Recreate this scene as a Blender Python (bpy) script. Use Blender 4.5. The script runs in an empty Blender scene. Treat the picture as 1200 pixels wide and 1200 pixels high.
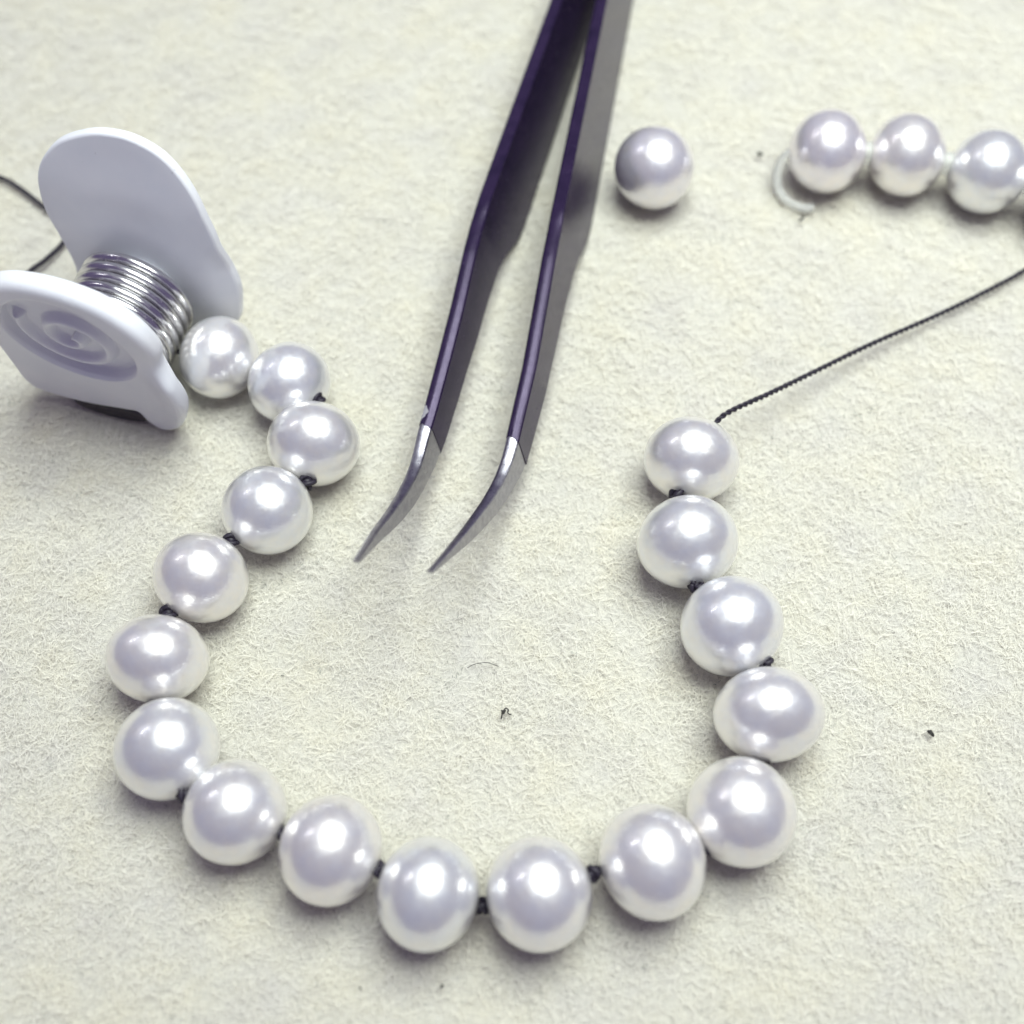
import bpy, math, random
import numpy as np
from mathutils import Vector, Matrix

# ------------------------------------------------------------------ scene, camera, light
sc = bpy.context.scene
sc.unit_settings.system = 'METRIC'
sc.unit_settings.scale_length = 0.01          # one unit is one centimetre
sc.unit_settings.length_unit = 'CENTIMETERS'
C = sc.collection
random.seed(4)

PITCH = math.radians(62)
DIST = 11.0
cam_d = bpy.data.cameras.new('camera')
cam = bpy.data.objects.new('camera', cam_d)
C.objects.link(cam)
cam.location = (0, -DIST * math.cos(PITCH), DIST * math.sin(PITCH))
cam.rotation_euler = (math.pi / 2 - PITCH, 0, 0)
cam_d.sensor_width = 36
cam_d.lens = 36 * 1448 / 1200
cam_d.clip_start = 0.1
cam_d.clip_end = 500
cam_d.dof.use_dof = True
cam_d.dof.focus_distance = 10.35
cam_d.dof.aperture_fstop = 0.18
sc.camera = cam

w = bpy.data.worlds.new('World')
sc.world = w
w.use_nodes = True
bg = w.node_tree.nodes['Background']
bg.inputs['Color'].default_value = (0.53, 0.44, 0.83, 1)
bg.inputs['Strength'].default_value = 0.265

sc.view_settings.view_transform = 'Standard'
sc.view_settings.look = 'None'
sc.view_settings.gamma = 1
sc.view_settings.exposure = 0


def area(name, loc, target, sx, sy, power, col, roll=0.0):
    d = bpy.data.lights.new(name, 'AREA')
    d.shape = 'RECTANGLE'
    d.size, d.size_y = sx, sy
    d.energy = power
    d.color = col
    o = bpy.data.objects.new(name, d)
    C.objects.link(o)
    o.location = loc
    q = (Vector(target) - Vector(loc)).to_track_quat('-Z', 'Y')
    o.rotation_euler = (q.to_matrix().to_4x4() @ Matrix.Rotation(roll, 4, 'Z')).to_euler()
    return o


# the bench lamp overhead: four tubes round the square lens of a magnifier lamp
LAMP = Vector((5.0, 4.4, 25.0))
LC = (0.925, 1.0, 0.93)
HALF, INNER = 8.5, 2.2
BAND = HALF - INNER
LP = 11700.0
MID = (HALF + INNER) / 2
for dx, dy, sx, sy in ((0, MID, 2 * HALF, BAND), (0, -MID, 2 * HALF, BAND),
                       (MID, 0, BAND, 2 * INNER), (-MID, 0, BAND, 2 * INNER)):
    p = LAMP + Vector((dx, dy, 0))
    area('bench_lamp_tube', p, p + Vector((0, 0, -1)), sx, sy,
         LP * (sx * sy) / (4 * HALF * HALF - 4 * INNER * INNER), LC)
# a ceiling tube far behind on the left, the thin streak in every pearl
area('ceiling_tube', (-50, 27, 52), (0, 0, 0), 26, .7, 2600.0, (0.95, 0.96, 1.0), math.radians(-38))


# ------------------------------------------------------------------ helpers
def tag(o, label=None, cat=None, group=None, kind=None):
    if label: o['label'] = label
    if cat: o['category'] = cat
    if group: o['group'] = group
    if kind: o['kind'] = kind
    return o


def empty(name, loc=(0, 0, 0)):
    o = bpy.data.objects.new(name, None)
    o.empty_display_size = 0.3
    C.objects.link(o)
    o.location = loc
    return o


def mesh_data(name, verts, faces, mat, smooth=True):
    me = bpy.data.meshes.new(name)
    me.from_pydata([tuple(v) for v in verts], [], faces)
    me.materials.append(mat)
    if smooth:
        me.polygons.foreach_set('use_smooth', [True] * len(me.polygons))
    me.update()
    return me


def link(name, me, parent=None):
    o = bpy.data.objects.new(name, me)
    C.objects.link(o)
    if parent:
        o.parent = parent
        o.matrix_parent_inverse = Matrix.Translation(parent.location).inverted()
    return o


def mesh(name, verts, faces, mat, parent=None, smooth=True):
    return link(name, mesh_data(name, verts, faces, mat, smooth), parent)


def catmull(pts, n, closed=False):
    P = [np.array(p, float) for p in pts]
    out = []
    m = len(P)
    segs = m if closed else m - 1
    for i in range(segs):
        if closed:
            a, b, c, d = P[i - 1], P[i], P[(i + 1) % m], P[(i + 2) % m]
        else:
            b, c = P[i], P[i + 1]
            a = P[i - 1] if i > 0 else 2 * b - c
            d = P[i + 2] if i + 2 < m else 2 * c - b
        for k in range(n):
            t = k / n
            out.append(0.5 * (2 * b + (c - a) * t + (2 * a - 5 * b + 4 * c - d) * t * t
                              + (3 * b - a - 3 * c + d) * t ** 3))
    if not closed:
        out.append(P[-1])
    return out


def frames(path):
    T = []
    for i in range(len(path)):
        t = path[min(i + 1, len(path) - 1)] - path[max(i - 1, 0)]
        T.append(t / (np.linalg.norm(t) + 1e-9))
    ref = np.array([0, 0, 1.0]) if abs(T[0][2]) < .9 else np.array([1.0, 0, 0])
    n = np.cross(T[0], ref)
    n /= np.linalg.norm(n)
    N = []
    for t in T:
        n = n - t * np.dot(n, t)
        n /= np.linalg.norm(n)
        N.append(n.copy())
    return T, N


def tube(path, rad, seg=8, V=None, Fc=None):
    V = [] if V is None else V
    Fc = [] if Fc is None else Fc
    T, N = frames(path)
    base = len(V)
    for i, p in enumerate(path):
        b = np.cross(T[i], N[i])
        r = rad(i / (len(path) - 1)) if callable(rad) else rad
        for k in range(seg):
            a = 2 * math.pi * k / seg
            V.append(p + r * (math.cos(a) * N[i] + math.sin(a) * b))
    for i in range(len(path) - 1):
        for k in range(seg):
            k2 = (k + 1) % seg
            Fc.append((base + i * seg + k, base + i * seg + k2, base + (i + 1) * seg + k2, base + (i + 1) * seg + k))
    Fc.append(tuple(base + k for k in range(seg))[::-1])
    e = base + (len(path) - 1) * seg
    Fc.append(tuple(e + k for k in range(seg)))
    return V, Fc


def resample(path, step):
    d = [0]
    for a, b in zip(path[:-1], path[1:]):
        d.append(d[-1] + np.linalg.norm(b - a))
    n = max(2, int(d[-1] / step))
    P = np.array(path)
    s = np.linspace(0, d[-1], n)
    return [np.array([np.interp(x, d, P[:, j]) for j in range(3)]) for x in s]


def twisted(path, off, rad, turn, seg=6, V=None, Fc=None):
    """two plies of cord twisted round a path; turn is the length of one full turn"""
    step = turn / 10
    p = resample(path, step)
    T, N = frames(p)
    V = [] if V is None else V
    Fc = [] if Fc is None else Fc
    for ph in (0, math.pi):
        q = []
        for i in range(len(p)):
            a = 2 * math.pi * i * step / turn + ph
            q.append(p[i] + off * (math.cos(a) * N[i] + math.sin(a) * np.cross(T[i], N[i])))
        tube(q, rad, seg, V, Fc)
    return V, Fc


def uv_sphere(nu, nv):
    V, Fc = [(0, 0, 1)], []
    for j in range(1, nv):
        th = math.pi * j / nv
        for i in range(nu):
            ph = 2 * math.pi * i / nu
            V.append((math.sin(th) * math.cos(ph), math.sin(th) * math.sin(ph), math.cos(th)))
    V.append((0, 0, -1))
    for i in range(nu):
        Fc.append((0, 1 + i, 1 + (i + 1) % nu))
        b = 1 + (nv - 2) * nu
        Fc.append((b + i, len(V) - 1, b + (i + 1) % nu))
    for j in range(nv - 2):
        for i in range(nu):
            a = 1 + j * nu
            Fc.append((a + i, a + nu + i, a + nu + (i + 1) % nu, a + (i + 1) % nu))
    return V, Fc


# ------------------------------------------------------------------ materials
def new_mat(name):
    m = bpy.data.materials.new(name)
    m.use_nodes = True
    nt = m.node_tree
    return m, nt, nt.nodes['Principled BSDF']


def noise(nt, scale, detail=4, rough=.55, coord='Object', dist=0.0):
    tc = nt.nodes.new('ShaderNodeTexCoord')
    n = nt.nodes.new('ShaderNodeTexNoise')
    n.inputs['Scale'].default_value = scale
    n.inputs['Detail'].default_value = detail
    n.inputs['Roughness'].default_value = rough
    n.inputs['Distortion'].default_value = dist
    nt.links.new(tc.outputs[coord], n.inputs['Vector'])
    return n


def ramp(nt, src, stops):
    r = nt.nodes.new('ShaderNodeValToRGB')
    e = r.color_ramp.elements
    while len(e) < len(stops):
        e.new(.5)
    for k, (p, c) in enumerate(stops):
        e[k].position = p
        e[k].color = (*c, 1)
    nt.links.new(src, r.inputs['Fac'])
    return r


def bump(nt, bs, src, strength, dist):
    b = nt.nodes.new('ShaderNodeBump')
    b.inputs['Strength'].default_value = strength
    b.inputs['Distance'].default_value = dist
    nt.links.new(src, b.inputs['Height'])
    nt.links.new(b.outputs['Normal'], bs.inputs['Normal'])
    return b


def mixc(nt, a, b, fac, mode='MIX'):
    m = nt.nodes.new('ShaderNodeMix')
    m.data_type = 'RGBA'
    m.blend_type = mode
    if isinstance(fac, float):
        m.inputs['Factor'].default_value = fac
    else:
        nt.links.new(fac, m.inputs['Factor'])
    for s, i in ((a, 6), (b, 7)):
        if isinstance(s, tuple):
            m.inputs[i].default_value = (*s, 1)
        else:
            nt.links.new(s, m.inputs[i])
    return m.outputs[2]


# nacre: a mirror-like, slightly soft lustre under a glossy skin
M_pearl, nt, bs = new_mat('nacre')
info = nt.nodes.new('ShaderNodeObjectInfo')
tint = ramp(nt, info.outputs['Random'], [(0, (.81, .82, .86)), (.3, (.91, .88, .86)), (.65, (.84, .855, .87)), (1, (.90, .86, .88))])
n1 = noise(nt, 3.2, 3)
patch = ramp(nt, n1.outputs['Fac'], [(.35, (.95, .96, 1.0)), (.65, (1, .985, .97))])
nt.links.new(mixc(nt, tint.outputs[0], patch.outputs[0], 1.0, 'MULTIPLY'), bs.inputs['Base Color'])
bs.inputs['Metallic'].default_value = .66
n2 = noise(nt, 5.0, 4)
rr = ramp(nt, n2.outputs['Fac'], [(.3, (.29,) * 3), (.7, (.38,) * 3)])
nt.links.new(rr.outputs[0], bs.inputs['Roughness'])
bs.inputs['IOR'].default_value = 1.55
bs.inputs['Coat Weight'].default_value = 1.0
bs.inputs['Coat Roughness'].default_value = .055
bs.inputs['Coat IOR'].default_value = 1.65
n3 = noise(nt, 7.0, 1)
bump(nt, bs, n3.outputs['Fac'], .06, .03)

# felt sheet and its loose fibres
FELT_A, FELT_B, FELT_C = (.875, .845, .755), (.835, .805, .745), (.90, .86, .735)


def felt_mat(name, lo, hi):
    m, nt, bs = new_mat(name)
    a = noise(nt, 1.6, 5, .6)
    b = noise(nt, 28.0, 4, .65, dist=.6)
    c = noise(nt, 90.0, 3, .7)
    big = ramp(nt, a.outputs['Fac'], [(.3, FELT_B), (.5, FELT_A), (.72, FELT_C)])
    mid = ramp(nt, b.outputs['Fac'], [(.32, (lo, lo, lo * .99)), (.58, (1, 1, 1))])
    fin = ramp(nt, c.outputs['Fac'], [(.35, (hi, hi, hi)), (.6, (1, 1, 1))])
    x = mixc(nt, big.outputs[0], mid.outputs[0], 1.0, 'MULTIPLY')
    nt.links.new(mixc(nt, x, fin.outputs[0], 1.0, 'MULTIPLY'), bs.inputs['Base Color'])
    bs.inputs['Roughness'].default_value = .95
    bs.inputs['Specular IOR Level'].default_value = .15
    bs.inputs['Sheen Weight'].default_value = .15
    return m, nt, bs, b, c


M_felt, nt, bs, fb, fc = felt_mat('wool_felt', .80, .84)
mx = nt.nodes.new('ShaderNodeMath')
mx.operation = 'ADD'
nt.links.new(fb.outputs['Fac'], mx.inputs[0])
nt.links.new(fc.outputs['Fac'], mx.inputs[1])
bump(nt, bs, mx.outputs[0], .8, .03)
M_fibre, nt, bs, _, _ = felt_mat('wool_fibre', .94, .90)
M_grey, nt, bs = new_mat('grey_speck_and_shade')  # grey wool specks, and the shade of the felt pits put into colour
n1 = noise(nt, 9, 3)
r1 = ramp(nt, n1.outputs['Fac'], [(.3, (.30, .31, .27)), (.7, (.48, .48, .43))])
nt.links.new(r1.outputs[0], bs.inputs['Base Color'])
bs.inputs['Roughness'].default_value = .95

# dark lacquer of the tweezers, worn a little
M_lacquer, nt, bs = new_mat('dark_lacquer')
n1 = noise(nt, 6, 5)
r1 = ramp(nt, n1.outputs['Fac'], [(.3, (.014, .009, .028)), (.7, (.025, .015, .044))])
# the chip in the lacquer beside the left tip, where bare metal shows
geo = nt.nodes.new('ShaderNodeNewGeometry')
dst = nt.nodes.new('ShaderNodeVectorMath')
dst.operation = 'DISTANCE'
nt.links.new(geo.outputs['Position'], dst.inputs[0])
dst.inputs[1].default_value = (-.800, .640, .640)
nc = noise(nt, 22, 3)
sm = nt.nodes.new('ShaderNodeMath')
sm.operation = 'MULTIPLY_ADD'
nt.links.new(nc.outputs['Fac'], sm.inputs[0])
sm.inputs[1].default_value = .09
nt.links.new(dst.outputs['Value'], sm.inputs[2])
chip = ramp(nt, sm.outputs[0], [(.115, (1, 1, 1)), (.125, (0, 0, 0))])
nt.links.new(mixc(nt, r1.outputs[0], (.30, .29, .32), chip.outputs[0]), bs.inputs['Base Color'])
n2 = noise(nt, 14, 5)
r2 = ramp(nt, n2.outputs['Fac'], [(.3, (.18,) * 3), (.7, (.28,) * 3)])
nt.links.new(r2.outputs[0], bs.inputs['Roughness'])
n3 = noise(nt, 60, 3)
bump(nt, bs, n3.outputs['Fac'], .08, .01)
bs.inputs['Specular IOR Level'].default_value = .40
bs.inputs['Specular Tint'].default_value = (.80, .68, 1.0, 1)

M_steel, nt, bs = new_mat('ground_steel')
n1 = noise(nt, 18, 5)
r1 = ramp(nt, n1.outputs['Fac'], [(.3, (.30, .29, .34)), (.7, (.42, .41, .45))])
nt.links.new(r1.outputs[0], bs.inputs['Base Color'])
bs.inputs['Metallic'].default_value = 1
n2 = noise(nt, 70, 4)
r2 = ramp(nt, n2.outputs['Fac'], [(.3, (.26,) * 3), (.7, (.38,) * 3)])
nt.links.new(r2.outputs[0], bs.inputs['Roughness'])
bump(nt, bs, n2.outputs['Fac'], .12, .01)

M_spring, nt, bs = new_mat('spring_wire')
bs.inputs['Base Color'].default_value = (.66, .65, .66, 1)
bs.inputs['Metallic'].default_value = 1
n1 = noise(nt, 20, 4)
r1 = ramp(nt, n1.outputs['Fac'], [(.3, (.16,) * 3), (.7, (.28,) * 3)])
nt.links.new(r1.outputs[0], bs.inputs['Roughness'])

M_plastic, nt, bs = new_mat('white_plastic')
n1 = noise(nt, 2.5, 5)
r1 = ramp(nt, n1.outputs['Fac'], [(.3, (.74, .75, .81)), (.7, (.79, .79, .84))])
n2 = noise(nt, 16, 6, .7)
r2 = ramp(nt, n2.outputs['Fac'], [(.24, (.55, .52, .52)), (.31, (1, 1, 1))])
nt.links.new(mixc(nt, r1.outputs[0], r2.outputs[0], 1.0, 'MULTIPLY'), bs.inputs['Base Color'])
bs.inputs['Roughness'].default_value = .42
bs.inputs['Subsurface Weight'].default_value = .12
bs.inputs['Subsurface Radius'].default_value = (.08, .07, .07)
n3 = noise(nt, 40, 3)
bump(nt, bs, n3.outputs['Fac'], .06, .01)

M_cord, nt, bs = new_mat('dark_cord')
n1 = noise(nt, 60, 3)
r1 = ramp(nt, n1.outputs['Fac'], [(.3, (.008, .006, .014)), (.7, (.028, .020, .040))])
nt.links.new(r1.outputs[0], bs.inputs['Base Color'])
bs.inputs['Roughness'].default_value = .55

M_rubber, nt, bs = new_mat('black_rubber')
n1 = noise(nt, 20, 3)
r1 = ramp(nt, n1.outputs['Fac'], [(.3, (.012, .008, .018)), (.7, (.03, .02, .035))])
nt.links.new(r1.outputs[0], bs.inputs['Base Color'])
bs.inputs['Roughness'].default_value = .4

M_clear, nt, bs = new_mat('milky_clear_cord')
n1 = noise(nt, 12, 3)
r1 = ramp(nt, n1.outputs['Fac'], [(.3, (.86, .87, .84)), (.7, (.93, .93, .90))])
nt.links.new(r1.outputs[0], bs.inputs['Base Color'])
bs.inputs['Roughness'].default_value = .18
bs.inputs['Transmission Weight'].default_value = .6
bs.inputs['IOR'].default_value = 1.3

M_lint, nt, bs = new_mat('dark_lint')
n1 = noise(nt, 40, 2)
r1 = ramp(nt, n1.outputs['Fac'], [(.3, (.02, .02, .02)), (.7, (.06, .055, .05))])
nt.links.new(r1.outputs[0], bs.inputs['Base Color'])
bs.inputs['Roughness'].default_value = .9

# ------------------------------------------------------------------ the felt mat
n = 121
ax = np.linspace(-30, 30, n)
rng = np.random.default_rng(11)
V = [(x, y, 0.0) for y in ax for x in ax]
Fc = [(j * n + i, j * n + i + 1, (j + 1) * n + i + 1, (j + 1) * n + i) for j in range(n - 1) for i in range(n - 1)]
felt = mesh('felt_mat', V, Fc, M_felt)
tag(felt, 'cream wool felt mat under everything', 'felt mat', kind='structure')


def smooth_field(x, y, seed):
    r = np.random.default_rng(seed)
    s = np.zeros_like(x)
    for f in (1.3, 2.6, 5.5, 9.0, 14.0):
        for _ in range(4):
            a = r.uniform(0, 2 * np.pi)
            s += np.sin(f * (x * np.cos(a) + y * np.sin(a)) + r.uniform(0, 6.28)) / 4
    return s


def fibres(count, seed, x0, x1, y0, y1, lmin, lmax, wmin, wmax, zmax, lift, clump=False):
    r = np.random.default_rng(seed)
    K = 4
    x = r.uniform(x0, x1, count)
    y = r.uniform(y0, y1, count)
    f = smooth_field(x * 3.6, y * 3.6, 5)
    g = smooth_field(x * 6.0, y * 6.0, 8)
    if clump:
        keep = r.uniform(.75, 2.3, count) < g  # grey clumps fall in the gaps of the cream fibres, darkening pits by colour
    else:
        keep = (r.uniform(-2.4, 1.0, count) < f) & (r.uniform(-2.2, -.9, count) < -g)
    x, y, f = x[keep], y[keep], f[keep]
    m = len(x)
    ang = r.uniform(0, 2 * np.pi, m)
    L = r.uniform(lmin, lmax, m)
    cur = r.normal(0, .8, m)
    cur2 = r.normal(0, .5, m)
    zb = r.uniform(.001, zmax, m) * (1 + .25 * f)
    tilt = r.normal(0, lift, m)
    wd = r.uniform(wmin, wmax, m)
    roll = r.uniform(-.7, .7, m)
    V = np.zeros((m, K, 2, 3), np.float32)
    px, py = x.copy(), y.copy()
    for k in range(K):
        t = k / (K - 1)
        a = ang + cur * t + cur2 * np.sin(3 * t)
        dx, dy = np.cos(a), np.sin(a)
        if k:
            px = px + dx * L / (K - 1)
            py = py + dy * L / (K - 1)
        z = zb + tilt * L * (t - .5) + .006 * np.sin(6 * t + ang * 3)
        z = np.maximum(z, .001)
        ww = wd * (0.55 if k in (0, K - 1) else 1.0) / 2
        for s_i, s in enumerate((-1, 1)):
            V[:, k, s_i, 0] = px - dy * ww * s * np.cos(roll)
            V[:, k, s_i, 1] = py + dx * ww * s * np.cos(roll)
            V[:, k, s_i, 2] = z + ww * s * np.sin(roll)
    base = (np.arange(m) * K * 2)[:, None]
    q = np.array([[2 * k, 2 * k + 1, 2 * k + 3, 2 * k + 2] for k in range(K - 1)]).reshape(1, -1)
    return V.reshape(-1, 3), (base + q).reshape(-1)


def fibre_object(name, parts, label, mat):
    Vs, Is, off = [], [], 0
    for v, i in parts:
        Vs.append(v)
        Is.append(i + off)
        off += len(v)
    V = np.concatenate(Vs)
    I = np.concatenate(Is)
    me = bpy.data.meshes.new(name)
    nf = len(I) // 4
    me.vertices.add(len(V))
    me.vertices.foreach_set('co', V.ravel())
    me.loops.add(len(I))
    me.loops.foreach_set('vertex_index', I.astype(np.int32))
    me.polygons.add(nf)
    me.polygons.foreach_set('loop_start', np.arange(0, len(I), 4, dtype=np.int32))
    me.materials.append(mat)
    me.update(calc_edges=True)
    o = link(name, me)
    tag(o, label, 'fibres', kind='stuff')
    return o


fibre_object('felt_fibres', [
    fibres(520000, 1, -7.0, 7.0, -5.4, 8.2, .04, .14, .0018, .0038, .056, .12),
    fibres(20000, 2, -7.0, 7.0, -5.4, 8.2, .10, .26, .0025, .0040, .06, .25),
], 'fine matted cream wool fibres of the felt', M_fibre)
fibre_object('speck_and_shade_fibres', [
    fibres(170000, 3, -7.0, 7.0, -5.4, 8.2, .012, .035, .004, .007, .066, .10, True),
], 'short grey fibres in clumps, as grey specks and painted shade in the felt pits', M_grey)

# ------------------------------------------------------------------ pearls
sv, sf = uv_sphere(56, 36)
PEARLS = []
for seed in range(5):
    r = np.random.default_rng(50 + seed)
    a = np.array(sv)
    d = np.zeros(len(a))
    for _ in range(5):
        k = r.normal(0, 1.5, 3)
        d += np.sin(a @ k + r.uniform(0, 6.28)) * .006
    a = a * (1 + d)[:, None]
    PEARLS.append(mesh_data('pearl', a, sf, M_pearl))
LIFT = 0.012                                    # pearls rest on the nap of the felt


def pearl(x, y, r, squash, axis, parent=None, k=0):
    """one pearl; axis = its drill hole's direction, along which it is a little flat"""
    o = link('pearl', PEARLS[k % 5])
    if parent:
        o.parent = parent
        o.matrix_parent_inverse = Matrix.Translation(parent.location).inverted()
    o.location = (x, y, r + LIFT)
    o.rotation_euler = (random.uniform(-.25, .25), 0, math.atan2(axis[1], axis[0]))
    o.scale = (r * squash, r, r)
    return o


def mat_centre(p):
    return np.array([p[0], p[1], p[2] + LIFT])


STR = [(-2.672, 1.390, 0.382, 0.93), (-2.012, 1.111, 0.379, 0.95), (-1.739, 0.453, 0.406, 0.90),
       (-2.086, -0.199, 0.390, 0.98), (-2.579, -0.829, 0.397, 0.93), (-2.837, -1.557, 0.407, 0.86),
       (-2.665, -2.299, 0.404, 0.97), (-2.091, -2.783, 0.394, 0.98), (-1.347, -3.067, 0.410, 0.94),
       (-0.618, -3.389, 0.415, 0.90), (0.200, -3.383, 0.415, 0.94), (1.042, -3.157, 0.423, 0.93),
       (1.732, -2.788, 0.415, 0.98), (2.002, -2.030, 0.434, 0.86), (1.786, -1.277, 0.424, 0.94),
       (1.470, -0.519, 0.427, 0.90), (1.562, 0.292, 0.415, 0.87)]
strand = empty('pearl_strand', (-0.4, -1.2, 0))
tag(strand, 'long curved strand of white pearls knotted on dark cord', 'pearl strand')
for i, p in enumerate(STR):
    a = STR[max(i - 1, 0)]
    b = STR[min(i + 1, len(STR) - 1)]
    pearl(*p, (b[0] - a[0], b[1] - a[1]), strand, i)

KN = [(-1.735, 0.905, .44, 1, 2), (-1.765, 0.070, .42, 2, 3), (-2.362, -0.495, .42, 3, 4), (-2.800, -1.160, .42, 4, 5),
      (-2.475, -2.655, .43, 6, 7), (-1.000, -3.212, .42, 8, 9), (-0.220, -3.450, .28, 9, 10),
      (0.600, -3.240, .42, 10, 11), (1.445, -3.040, .38, 11, 12), (2.020, -1.585, .43, 13, 14),
      (1.515, -0.912, .42, 14, 15), (1.425, -0.055, .42, 15, 16), (-2.86, -1.93, .28, 5, 6), (-1.70, -2.95, .40, 7, 8),
      (1.93, -2.42, .32, 12, 13)]


def knot_mesh(seed):
    """an overhand knot of two-ply cord pulled tight: cord wound round a core"""
    r = random.Random(seed)
    V, Fc = [], []
    ph = r.uniform(0, 6.28)
    path = []
    for i in range(73):
        t = 2 * math.pi * i / 72
        rr = .040 + .017 * math.cos(3 * t)
        path.append(np.array([.036 * math.sin(3 * t), rr * math.cos(2 * t + ph), rr * math.sin(2 * t + ph)]))
    tube(path, .021, 7, V, Fc)
    base = len(V)
    v, f = uv_sphere(10, 7)
    V += [np.array(p) * np.array([.046, .044, .044]) for p in v]
    Fc += [tuple(base + i for i in q) for q in f]
    return mesh_data('knot', V, Fc, M_cord)


KM = [knot_mesh(s) for s in range(4)]
for i, (x, y, z, a, b) in enumerate(KN):
    o = link('knot', KM[i % 4])
    o.parent = strand
    o.matrix_parent_inverse = Matrix.Translation(strand.location).inverted()
    o.location = (x, y, z)
    d = np.array(STR[b][:2]) - np.array(STR[a][:2])
    o.rotation_euler = (random.uniform(0, 6), random.uniform(-.2, .2), math.atan2(d[1], d[0]) + random.uniform(-.25, .25))
    s = random.uniform(.92, 1.08)
    o.scale = (s, s, s)

# the cord itself: through every pearl and knot, with the free tail at the right
kpos = {(a, b): np.array([x, y, z]) for x, y, z, a, b in KN}
V, Fc = [], []
path = []
for i, p in enumerate(STR):
    path.append(mat_centre(p))
    if (i, i + 1) in kpos:
        path.append(kpos[(i, i + 1)])
path = catmull(path, 4)
tail = [(1.700, .500, .47), (1.816, .652, .50), (1.960, .759, .50), (2.297, .973, .42), (2.740, 1.277, .30), (3.373, 1.678, .20),
        (4.106, 2.076, .14), (4.674, 2.406, .11), (5.060, 2.650, .10), (5.657, 3.070, .10), (6.3, 3.47, .10)]
twisted(path, .013, .016, .11, 6, V, Fc)
twisted(catmull([mat_centre(STR[-1])] + tail, 10), .0135, .0130, .125, 8, V, Fc)
mesh('cord', V, Fc, M_cord, strand)
# the cord's other end, curling out behind the spring clip
V, Fc = [], []
loop = [(-6.4, 4.30, .06), (-5.854, 4.076, .07), (-5.281, 3.865, .08), (-5.030, 3.703, .08), (-4.790, 3.500, .08), (-4.520, 3.260, .08),
        (-4.470, 3.020, .09), (-4.600, 2.780, .10), (-4.73, 2.600, .12), (-4.72, 2.30, .25), (-4.35, 1.95, .40),
        (-3.70, 1.60, .50), (-3.10, 1.45, .42), (-2.80, 1.40, .39)]
twisted(catmull(loop, 12), .0125, .0155, .075, 7, V, Fc)
mesh('cord_tail', V, Fc, M_cord, strand)

# ------------------------------------------------------------------ loose pearl and the row on clear cord
p = pearl(1.422, 3.674, .410, .97, (1, .2))
tag(p, 'single loose white pearl lying alone right of the tweezers', 'pearl')

ROW = [(3.175, 3.890, .412, .94), (3.968, 3.845, .412, .94), (4.745, 3.620, .413, .94), (5.470, 3.302, .408, .92), (6.17, 2.95, .41, .92)]
row = empty('pearl_strand', (4.2, 3.7, 0))
tag(row, 'short row of white pearls on milky clear cord with a curled end', 'pearl strand')
for i, p in enumerate(ROW):
    a = ROW[max(i - 1, 0)]
    b = ROW[min(i + 1, len(ROW) - 1)]
    pearl(*p, (b[0] - a[0], b[1] - a[1]), row, i + 2)
V, Fc = [], []
end = [(3.06, 3.46, .07), (2.95, 3.465, .07), (2.825, 3.54, .07), (2.735, 3.67, .09), (2.705, 3.79, .20), (2.75, 3.87, .34), (2.86, 3.892, .42)]
path = catmull(end + [mat_centre(p) for p in ROW], 10)
tube(path, lambda t: .050, 12, V, Fc)
# the stops that sit between the pearls
for i in range(len(ROW) - 1):
    a, b = mat_centre(ROW[i]), mat_centre(ROW[i + 1])
    m, d = (a + b) / 2, (b - a)
    d /= np.linalg.norm(d)
    tube([m + d * s for s in (-.10, -.06, 0, .06, .10)], lambda t: .07 + .05 * math.sin(math.pi * t), 12, V, Fc)
mesh('clear_cord', V, Fc, M_clear, row)

# ------------------------------------------------------------------ tweezers
tw = empty('tweezers', (0.5, 2.0, 0))
tag(tw, 'dark lacquered tweezers with bare steel curved tips lying on edge', 'tweezers')
TOP = [(-6, 0), (-3, 0), (0, 0), (2.9, 0), (3.4, -.03), (4.4, -.15), (5.3, -.25), (5.5, -.255), (5.62, -.243), (5.75, -.21), (5.96, -.12),
       (6.2, .015), (6.41, .15), (6.7, .355), (6.95, .54)]
BOT = [(-6, -.55), (-5, -.72), (-3, -.84), (0, -.86), (2.35, -.87), (2.55, -.84), (2.72, -.77), (2.9, -.69), (3.1, -.645), (3.55, -.60), (4.4, -.59),
       (5.15, -.61), (5.4, -.575), (5.6, -.51), (5.75, -.455), (5.96, -.35), (6.2, -.185), (6.41, -.015), (6.7, .255), (6.95, .488)]
THK = [(-6, .13), (4.5, .13), (5.3, .12), (5.8, .10), (6.4, .072), (6.95, .052)]
LEAN = math.radians(15)


def itp(tab, s):
    return float(np.interp(s, [a for a, _ in tab], [b for _, b in tab]))


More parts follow.
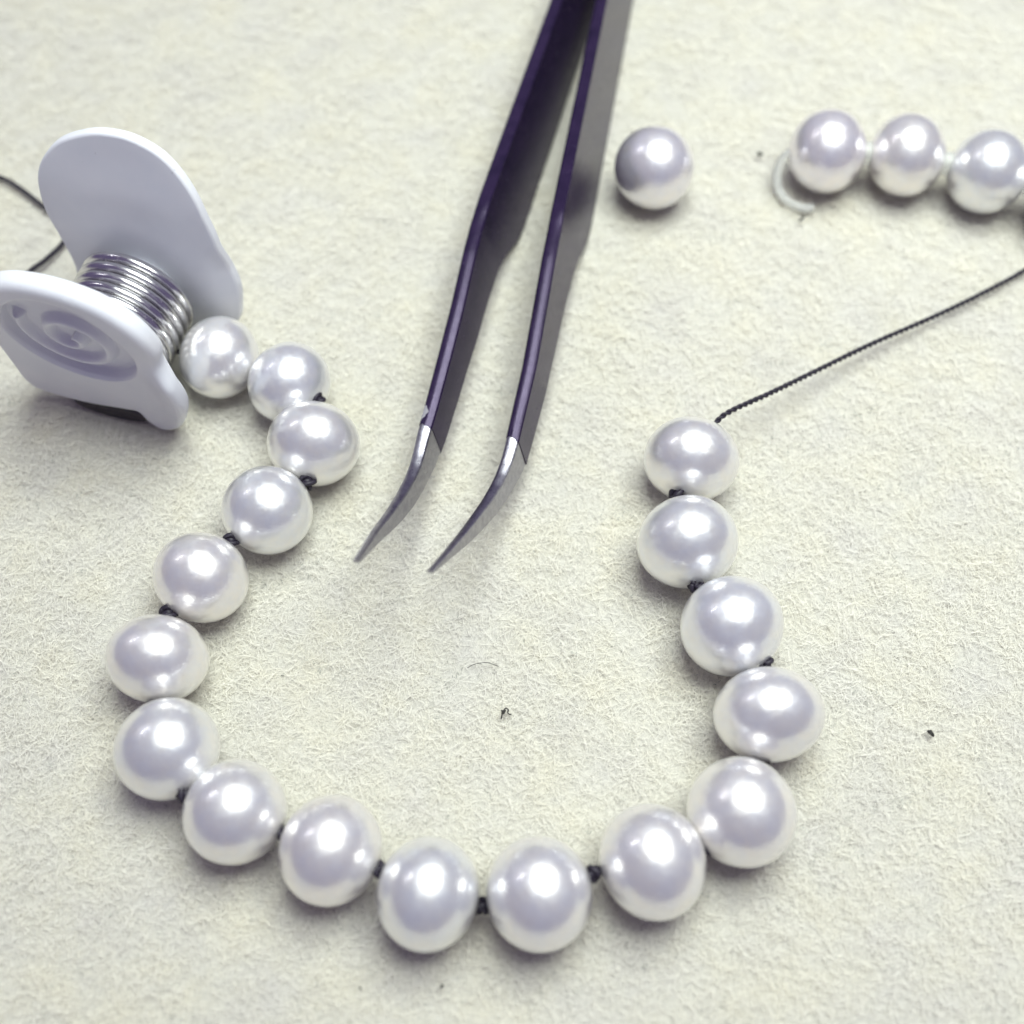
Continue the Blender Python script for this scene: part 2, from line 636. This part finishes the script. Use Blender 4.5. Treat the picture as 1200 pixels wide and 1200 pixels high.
def arm_mesh(a0, a1, bow, s0, s1, step, chamfer_at, inset=0.0, skew=0.0):
    """the strip between stations s0 and s1 as a closed bar with chamfered upper edges"""
    a0, a1 = np.array(a0), np.array(a1)
    t = (a1 - a0) / np.linalg.norm(a1 - a0)
    side = np.cross(t, [0, 0, 1.0])
    if side[0] < 0:
        side = -side
    up = np.array([0, 0, math.cos(LEAN)]) - side * math.sin(LEAN)
    nn = side * math.cos(LEAN) + np.array([0, 0, math.sin(LEAN)])
    V, Fc = [], []
    st = np.linspace(s0, s1, max(3, int((s1 - s0) / step) + 1))
    for s in st:
        th = itp(THK, s) - 2 * inset
        qa, qb = itp(TOP, s) - inset, itp(BOT, s) + inset
        hgt = max(qa - qb, .01)
        o = itp(bow, s) + inset
        # chamfers: narrow on the handle, wide on the slim part of the arm
        k = min(1, max(0, (s - chamfer_at) / .25))
        e = min(.014 * th / .13, hgt * .25)
        dr = (.006 + .030 * k) * th / .13          # how far the rounded top edge drops on its right
        dr = min(dr, hgt * .25)
        dl = (.006 + .014 * k) * th / .13
        prof = [(th * .12, qa - dl * .35), (th * .30, qa), (th * .52, qa - dr * .06), (th * .74, qa - dr * .38), (th * .93, qa - dr * .85), (th, qa - dr - e),
                (th, qb + e), (th - e, qb), (e, qb), (0, qb + e), (0, qa - dl - e * .5)]
        for x, q in prof:
            ss = s
            if skew and s == st[-1]:      # the lacquer ends in an uneven line
                ss = s + skew * (qa - q) / hgt + .5 * skew * x / th + random.uniform(-.012, .012)
            V.append(a0 + t * ss + up * q + nn * (x + o))
    P = 11
    for i in range(len(st) - 1):
        for k in range(P):
            k2 = (k + 1) % P
            Fc.append((i * P + k, i * P + k2, (i + 1) * P + k2, (i + 1) * P + k))
    Fc.append(tuple(range(P))[::-1])
    Fc.append(tuple((len(st) - 1) * P + k for k in range(P)))
    return V, Fc


ARMS = [((.39563, 5.58962, .85), (-.29379, 2.99395, .85),
         [(-6, .0), (3.1, 0), (4.0, .046), (5.0, .072), (5.3, .075), (5.68, .117), (5.9, .146), (6.5, .240), (6.95, .358)], 5.22, 2.75),
        ((.86239, 5.58962, .85), (.37990, 2.83618, .85),
         [(-6, 0), (2.8, 0), (3.96, -.025), (4.57, -.040), (5.2, -.08), (5.42, -.091), (5.78, -.125), (6.2, -.155), (6.95, -.184)], 5.28, 2.85)]


def shade_by_angle(o, deg=28):
    me = o.data
    me.polygons.foreach_set('use_smooth', [True] * len(me.polygons))
    me.set_sharp_from_angle(angle=math.radians(deg))


for a0, a1, bow, s_tip, ch in ARMS:
    o = mesh('arm', *arm_mesh(a0, a1, bow, -5.9, s_tip - .03, .06, ch, 0.0, .05), M_lacquer, tw)
    shade_by_angle(o, 20)
    v, f = arm_mesh(a0, a1, bow, s_tip - .12, 6.95, .03, ch, .0035)
    # the bare tip is a hair thinner than the lacquered arm it runs into
    tip = mesh('tip', v, f, M_steel)
    tip.parent = o
    tip.matrix_parent_inverse = Matrix.Identity(4)
    shade_by_angle(tip, 20)
# the riveted end where the arms meet
t = np.array([-.215, -.977, 0])
c = np.array([1.83, 11.1, .50])
sd = np.array([.977, -.215, 0])
V = []
for s in (-.9, -.6, .3, .9):
    for x, z in ((-.22, -.34), (.22, -.34), (.26, 0), (.22, .34), (-.22, .34), (-.26, 0)):
        k = .8 if abs(s) > .7 else 1
        V.append(c + t * s + sd * x * k + np.array([0, 0, z * k]))
Fc = [(i * 6 + k, i * 6 + (k + 1) % 6, (i + 1) * 6 + (k + 1) % 6, (i + 1) * 6 + k) for i in range(3) for k in range(6)]
Fc += [tuple(range(6))[::-1], tuple(range(18, 24))]
mesh('joint', V, Fc, M_lacquer, tw, smooth=False)

# ------------------------------------------------------------------ spring clip
G = np.array([-3.16353, .83755, .03])
H = np.array([-.27, -.96, 0.0])
H /= np.linalg.norm(H)
UF = np.array([-H[1], H[0], 0])
clip = empty('spring_clip', tuple(G))
tag(clip, 'white plastic spring clip with a coil spring between its two plates', 'spring clip')


def plate_frame(origin, lean):
    l = math.radians(lean)
    nrm = H * math.cos(l) + np.array([0, 0, math.sin(l)])
    return np.array(origin), UF, np.cross(nrm, UF), nrm


def sstep(a, b, x):
    t = min(1, max(0, (x - a) / (b - a)))
    return t * t * (3 - 2 * t)


def plate(name, outline, ctr, rmax, frame, thick, relief, warp, parent, e=.075):
    """a rounded slab filled in rings about ctr; relief(rho) carves its outer face, warp bends the slab"""
    O, U, W, N = frame
    ol = catmull(outline, 8, True)
    m = len(ol)
    ctr = np.array(ctr)
    V, Fc = [], []
    rings = [(rmax * k / 48, None, 0) for k in range(1, 49)]
    fr = [(.25, 0), (.5, 0), (.75, 0)]

    def put(uv, d):
        u, v = uv
        d = d + warp(u, v)
        V.append(O + U * u + W * v + N * d)
    put(ctr, relief(0, 0))
    levels = []
    for r, _, _ in rings:
        levels.append([(ctr + (p - ctr) / np.linalg.norm(p - ctr) * min(r, .86 * np.linalg.norm(p - ctr)), None) for p in ol])
    for k in range(1, 6):
        lv = []
        for p, (q, _) in zip(ol, levels[47]):
            dirv = (p - ctr) / np.linalg.norm(p - ctr)
            lim = p - dirv * e
            lv.append((q + (lim - q) * k / 5, 0.0))
        levels.append(lv)
    for k in range(1, 6):
        a = math.pi / 2 * k / 5
        levels.append([(p - (p - ctr) / np.linalg.norm(p - ctr) * e * (1 - math.sin(a)), -e * (1 - math.cos(a))) for p in ol])
    levels.append([(p, -thick * .5 - .01) for p in ol])
    for k in range(0, 6):
        a = math.pi / 2 * (1 - k / 5)
        levels.append([(p - (p - ctr) / np.linalg.norm(p - ctr) * e * (1 - math.sin(a)), -thick + e * (1 - math.cos(a))) for p in ol])
    for k in (.6, .3):
        levels.append([(ctr + (p - ctr) * k, -thick) for p in ol])
    for lv in levels:
        for q, d in lv:
            if d is None:
                dv = q - ctr
                d = relief(np.linalg.norm(dv), math.atan2(dv[1], dv[0]))
            put(q, d)
    put(ctr, -thick)
    last = len(V) - 1
    for i in range(m):
        Fc.append((0, 1 + i, 1 + (i + 1) % m))
        b = 1 + (len(levels) - 1) * m
        Fc.append((b + i, last, b + (i + 1) % m))
    for j in range(len(levels) - 1):
        for i in range(m):
            a = 1 + j * m
            Fc.append((a + i, a + m + i, a + m + (i + 1) % m, a + (i + 1) % m))
    return mesh(name, V, Fc, M_plastic, parent)


FRONT = [(.30, 1.26), (.34, 1.48), (.28, 1.72), (.12, 1.90), (-.12, 2.02), (-.45, 2.07), (-.80, 2.02), (-1.08, 1.86), (-1.25, 1.6),
         (-1.30, 1.26), (-1.30, .9), (-1.31, .55), (-1.31, .30), (-1.20, .18), (-.77, .15), (-.36, .20), (-.20, .21), (-.12, .07), (0, .0),
         (.16, .14), (.29, .40), (.39, .72), (.38, 1.02)]


def front_relief(r, a):
    d = -.12 * (1 - sstep(.545, .585, r))              # the thumb recess
    for k in range(3):                                 # a ridge that winds inwards from its wall
        rs = .45 - .24 * (k + ((a + 3.6) % (2 * math.pi)) / (2 * math.pi))
        if rs > .04:
            d += .085 * max(0, 1 - (abs(r - rs) / .058) ** 2)
    return d


def front_warp(u, v):
    k = sstep(.02, .40, u) * (1 - sstep(1.0, 1.35, v))
    return .10 * k - .05 * sstep(1.6, 2.1, v) + .03 * sstep(.3, 0.0, v)


plate('plate', FRONT, (-.47, 1.36), .62, plate_frame(G, -6), .20, front_relief, front_warp, clip)['label'] = \
    'front plate with a ringed thumb recess'

BACK = [(.32, .46), (.34, .70), (.31, .95), (.29, 1.2), (.26, 1.45), (.16, 1.82), (-.03, 2.10), (-.27, 2.23), (-.51, 2.25), (-.76, 2.19),
        (-1.06, 2.02), (-1.28, 1.72), (-1.36, 1.30), (-1.32, .95), (-1.28, .6), (-1.30, .25), (-1.1, .06), (-.5, .05), (0, .05), (.25, .2)]
O2 = G - H * 1.1
plate('plate', BACK, (-.5, 1.15), .5, plate_frame(O2, 4), .10, lambda r, a: -.03 * (1 - sstep(.1, .6, r)),
      lambda u, v: -.10 * sstep(.08, .40, u) * (1 - sstep(.9, 1.3, v)) - .10 * sstep(1.5, 2.4, v), clip, .028)['label'] = \
    'smooth upright rear plate'

# coil spring round the hinge between the plates
V, Fc = [], []
turns = 7
path = []
c0 = np.array([-.55, .61])
for i in range(int(turns * 36) + 1):
    a = 2 * math.pi * i / 36 - 1.9
    d = .26 + (1.02 - .26) * i / (turns * 36)
    path.append(G - H * d + UF * (c0[0] + .49 * math.cos(a)) + np.array([0, 0, c0[1] + .49 * math.sin(a)]))
tube(path, .053, 8, V, Fc)
mesh('spring', V, Fc, M_spring, clip)
# the core the spring sits on
V, Fc = tube([G - H * d + UF * c0[0] + np.array([0, 0, c0[1]]) for d in (.15, .5, 1.15)], .30, 24)
o = mesh('core', V, Fc, M_plastic, clip)
# the dark rubber lining that shows under the front plate
V, Fc = [], []
for d in (-.02, .06, .30):
    for i in range(24):
        a = 2 * math.pi * i / 24
        k = .85 if d < 0 else 1
        V.append(G - H * d + UF * (-.52 + .42 * k * math.cos(a)) + np.array([0, 0, .15 + .14 * k * math.sin(a)]))
for j in range(2):
    for i in range(24):
        Fc.append((j * 24 + i, j * 24 + (i + 1) % 24, (j + 1) * 24 + (i + 1) % 24, (j + 1) * 24 + i))
Fc += [tuple(range(24))[::-1], tuple(range(48, 72))]
mesh('rubber_pad', V, Fc, M_rubber, clip)

# ------------------------------------------------------------------ lint on the felt
def lint(name, cx, cy, label, paths, rad, cat='lint'):
    V, Fc = [], []
    for p in paths:
        q = catmull([(cx + a, cy + b, z) for a, b, z in p], 6)
        tube(q, rad, 6, V, Fc)
    o = mesh(name, [np.array(v) - np.array([cx, cy, 0]) for v in V], Fc, M_lint)
    o.location = (cx, cy, 0)
    tag(o, label, cat)


def scribble(seed, n, s):
    r = random.Random(seed)
    return [(r.uniform(-s, s), r.uniform(-s, s), .075 + r.uniform(0, .03)) for _ in range(n)]


lint('lint_speck', 3.375, -2.063, 'black lint speck on bare felt right of the knotted strand', [scribble(1, 9, .022)], .009)
lint('lint_speck', -.070, -1.890, 'black curled lint tuft inside the curve of the strand',
     [scribble(2, 8, .018), [(0, .01, .085), (.02, .035, .09), (.04, .02, .09), (.035, .0, .085), (.05, -.015, .085), (.065, -.012, .08)], [(-.005, .015, .085), (-.012, -.025, .085), (-.018, -.05, .08)]], .0055)
lint('stray_hair', -.20, -1.40, 'fine arched hair on the felt above the curled lint tuft',
     [[(-.17, -.10, .075), (-.10, -.07, .085), (0, -.06, .085), (.09, -.09, .075)]], .0028, 'hair')
lint('lint_speck', 2.592, 4.169, 'grey lint speck left of the row on clear cord', [scribble(3, 6, .03)], .010)
lint('lint_speck', 2.925, 3.303, 'grey lint speck below the curled clear cord end', [scribble(4, 5, .03)], .008)
lint('lint_speck', -.513, -3.98, 'right one of two tiny dark specks below the strand at the bottom edge', [scribble(6, 4, .014)], .006)
lint('lint_speck', -1.102, -3.99, 'left one of two tiny dark specks below the strand at the bottom edge', [scribble(7, 4, .014)], .006)
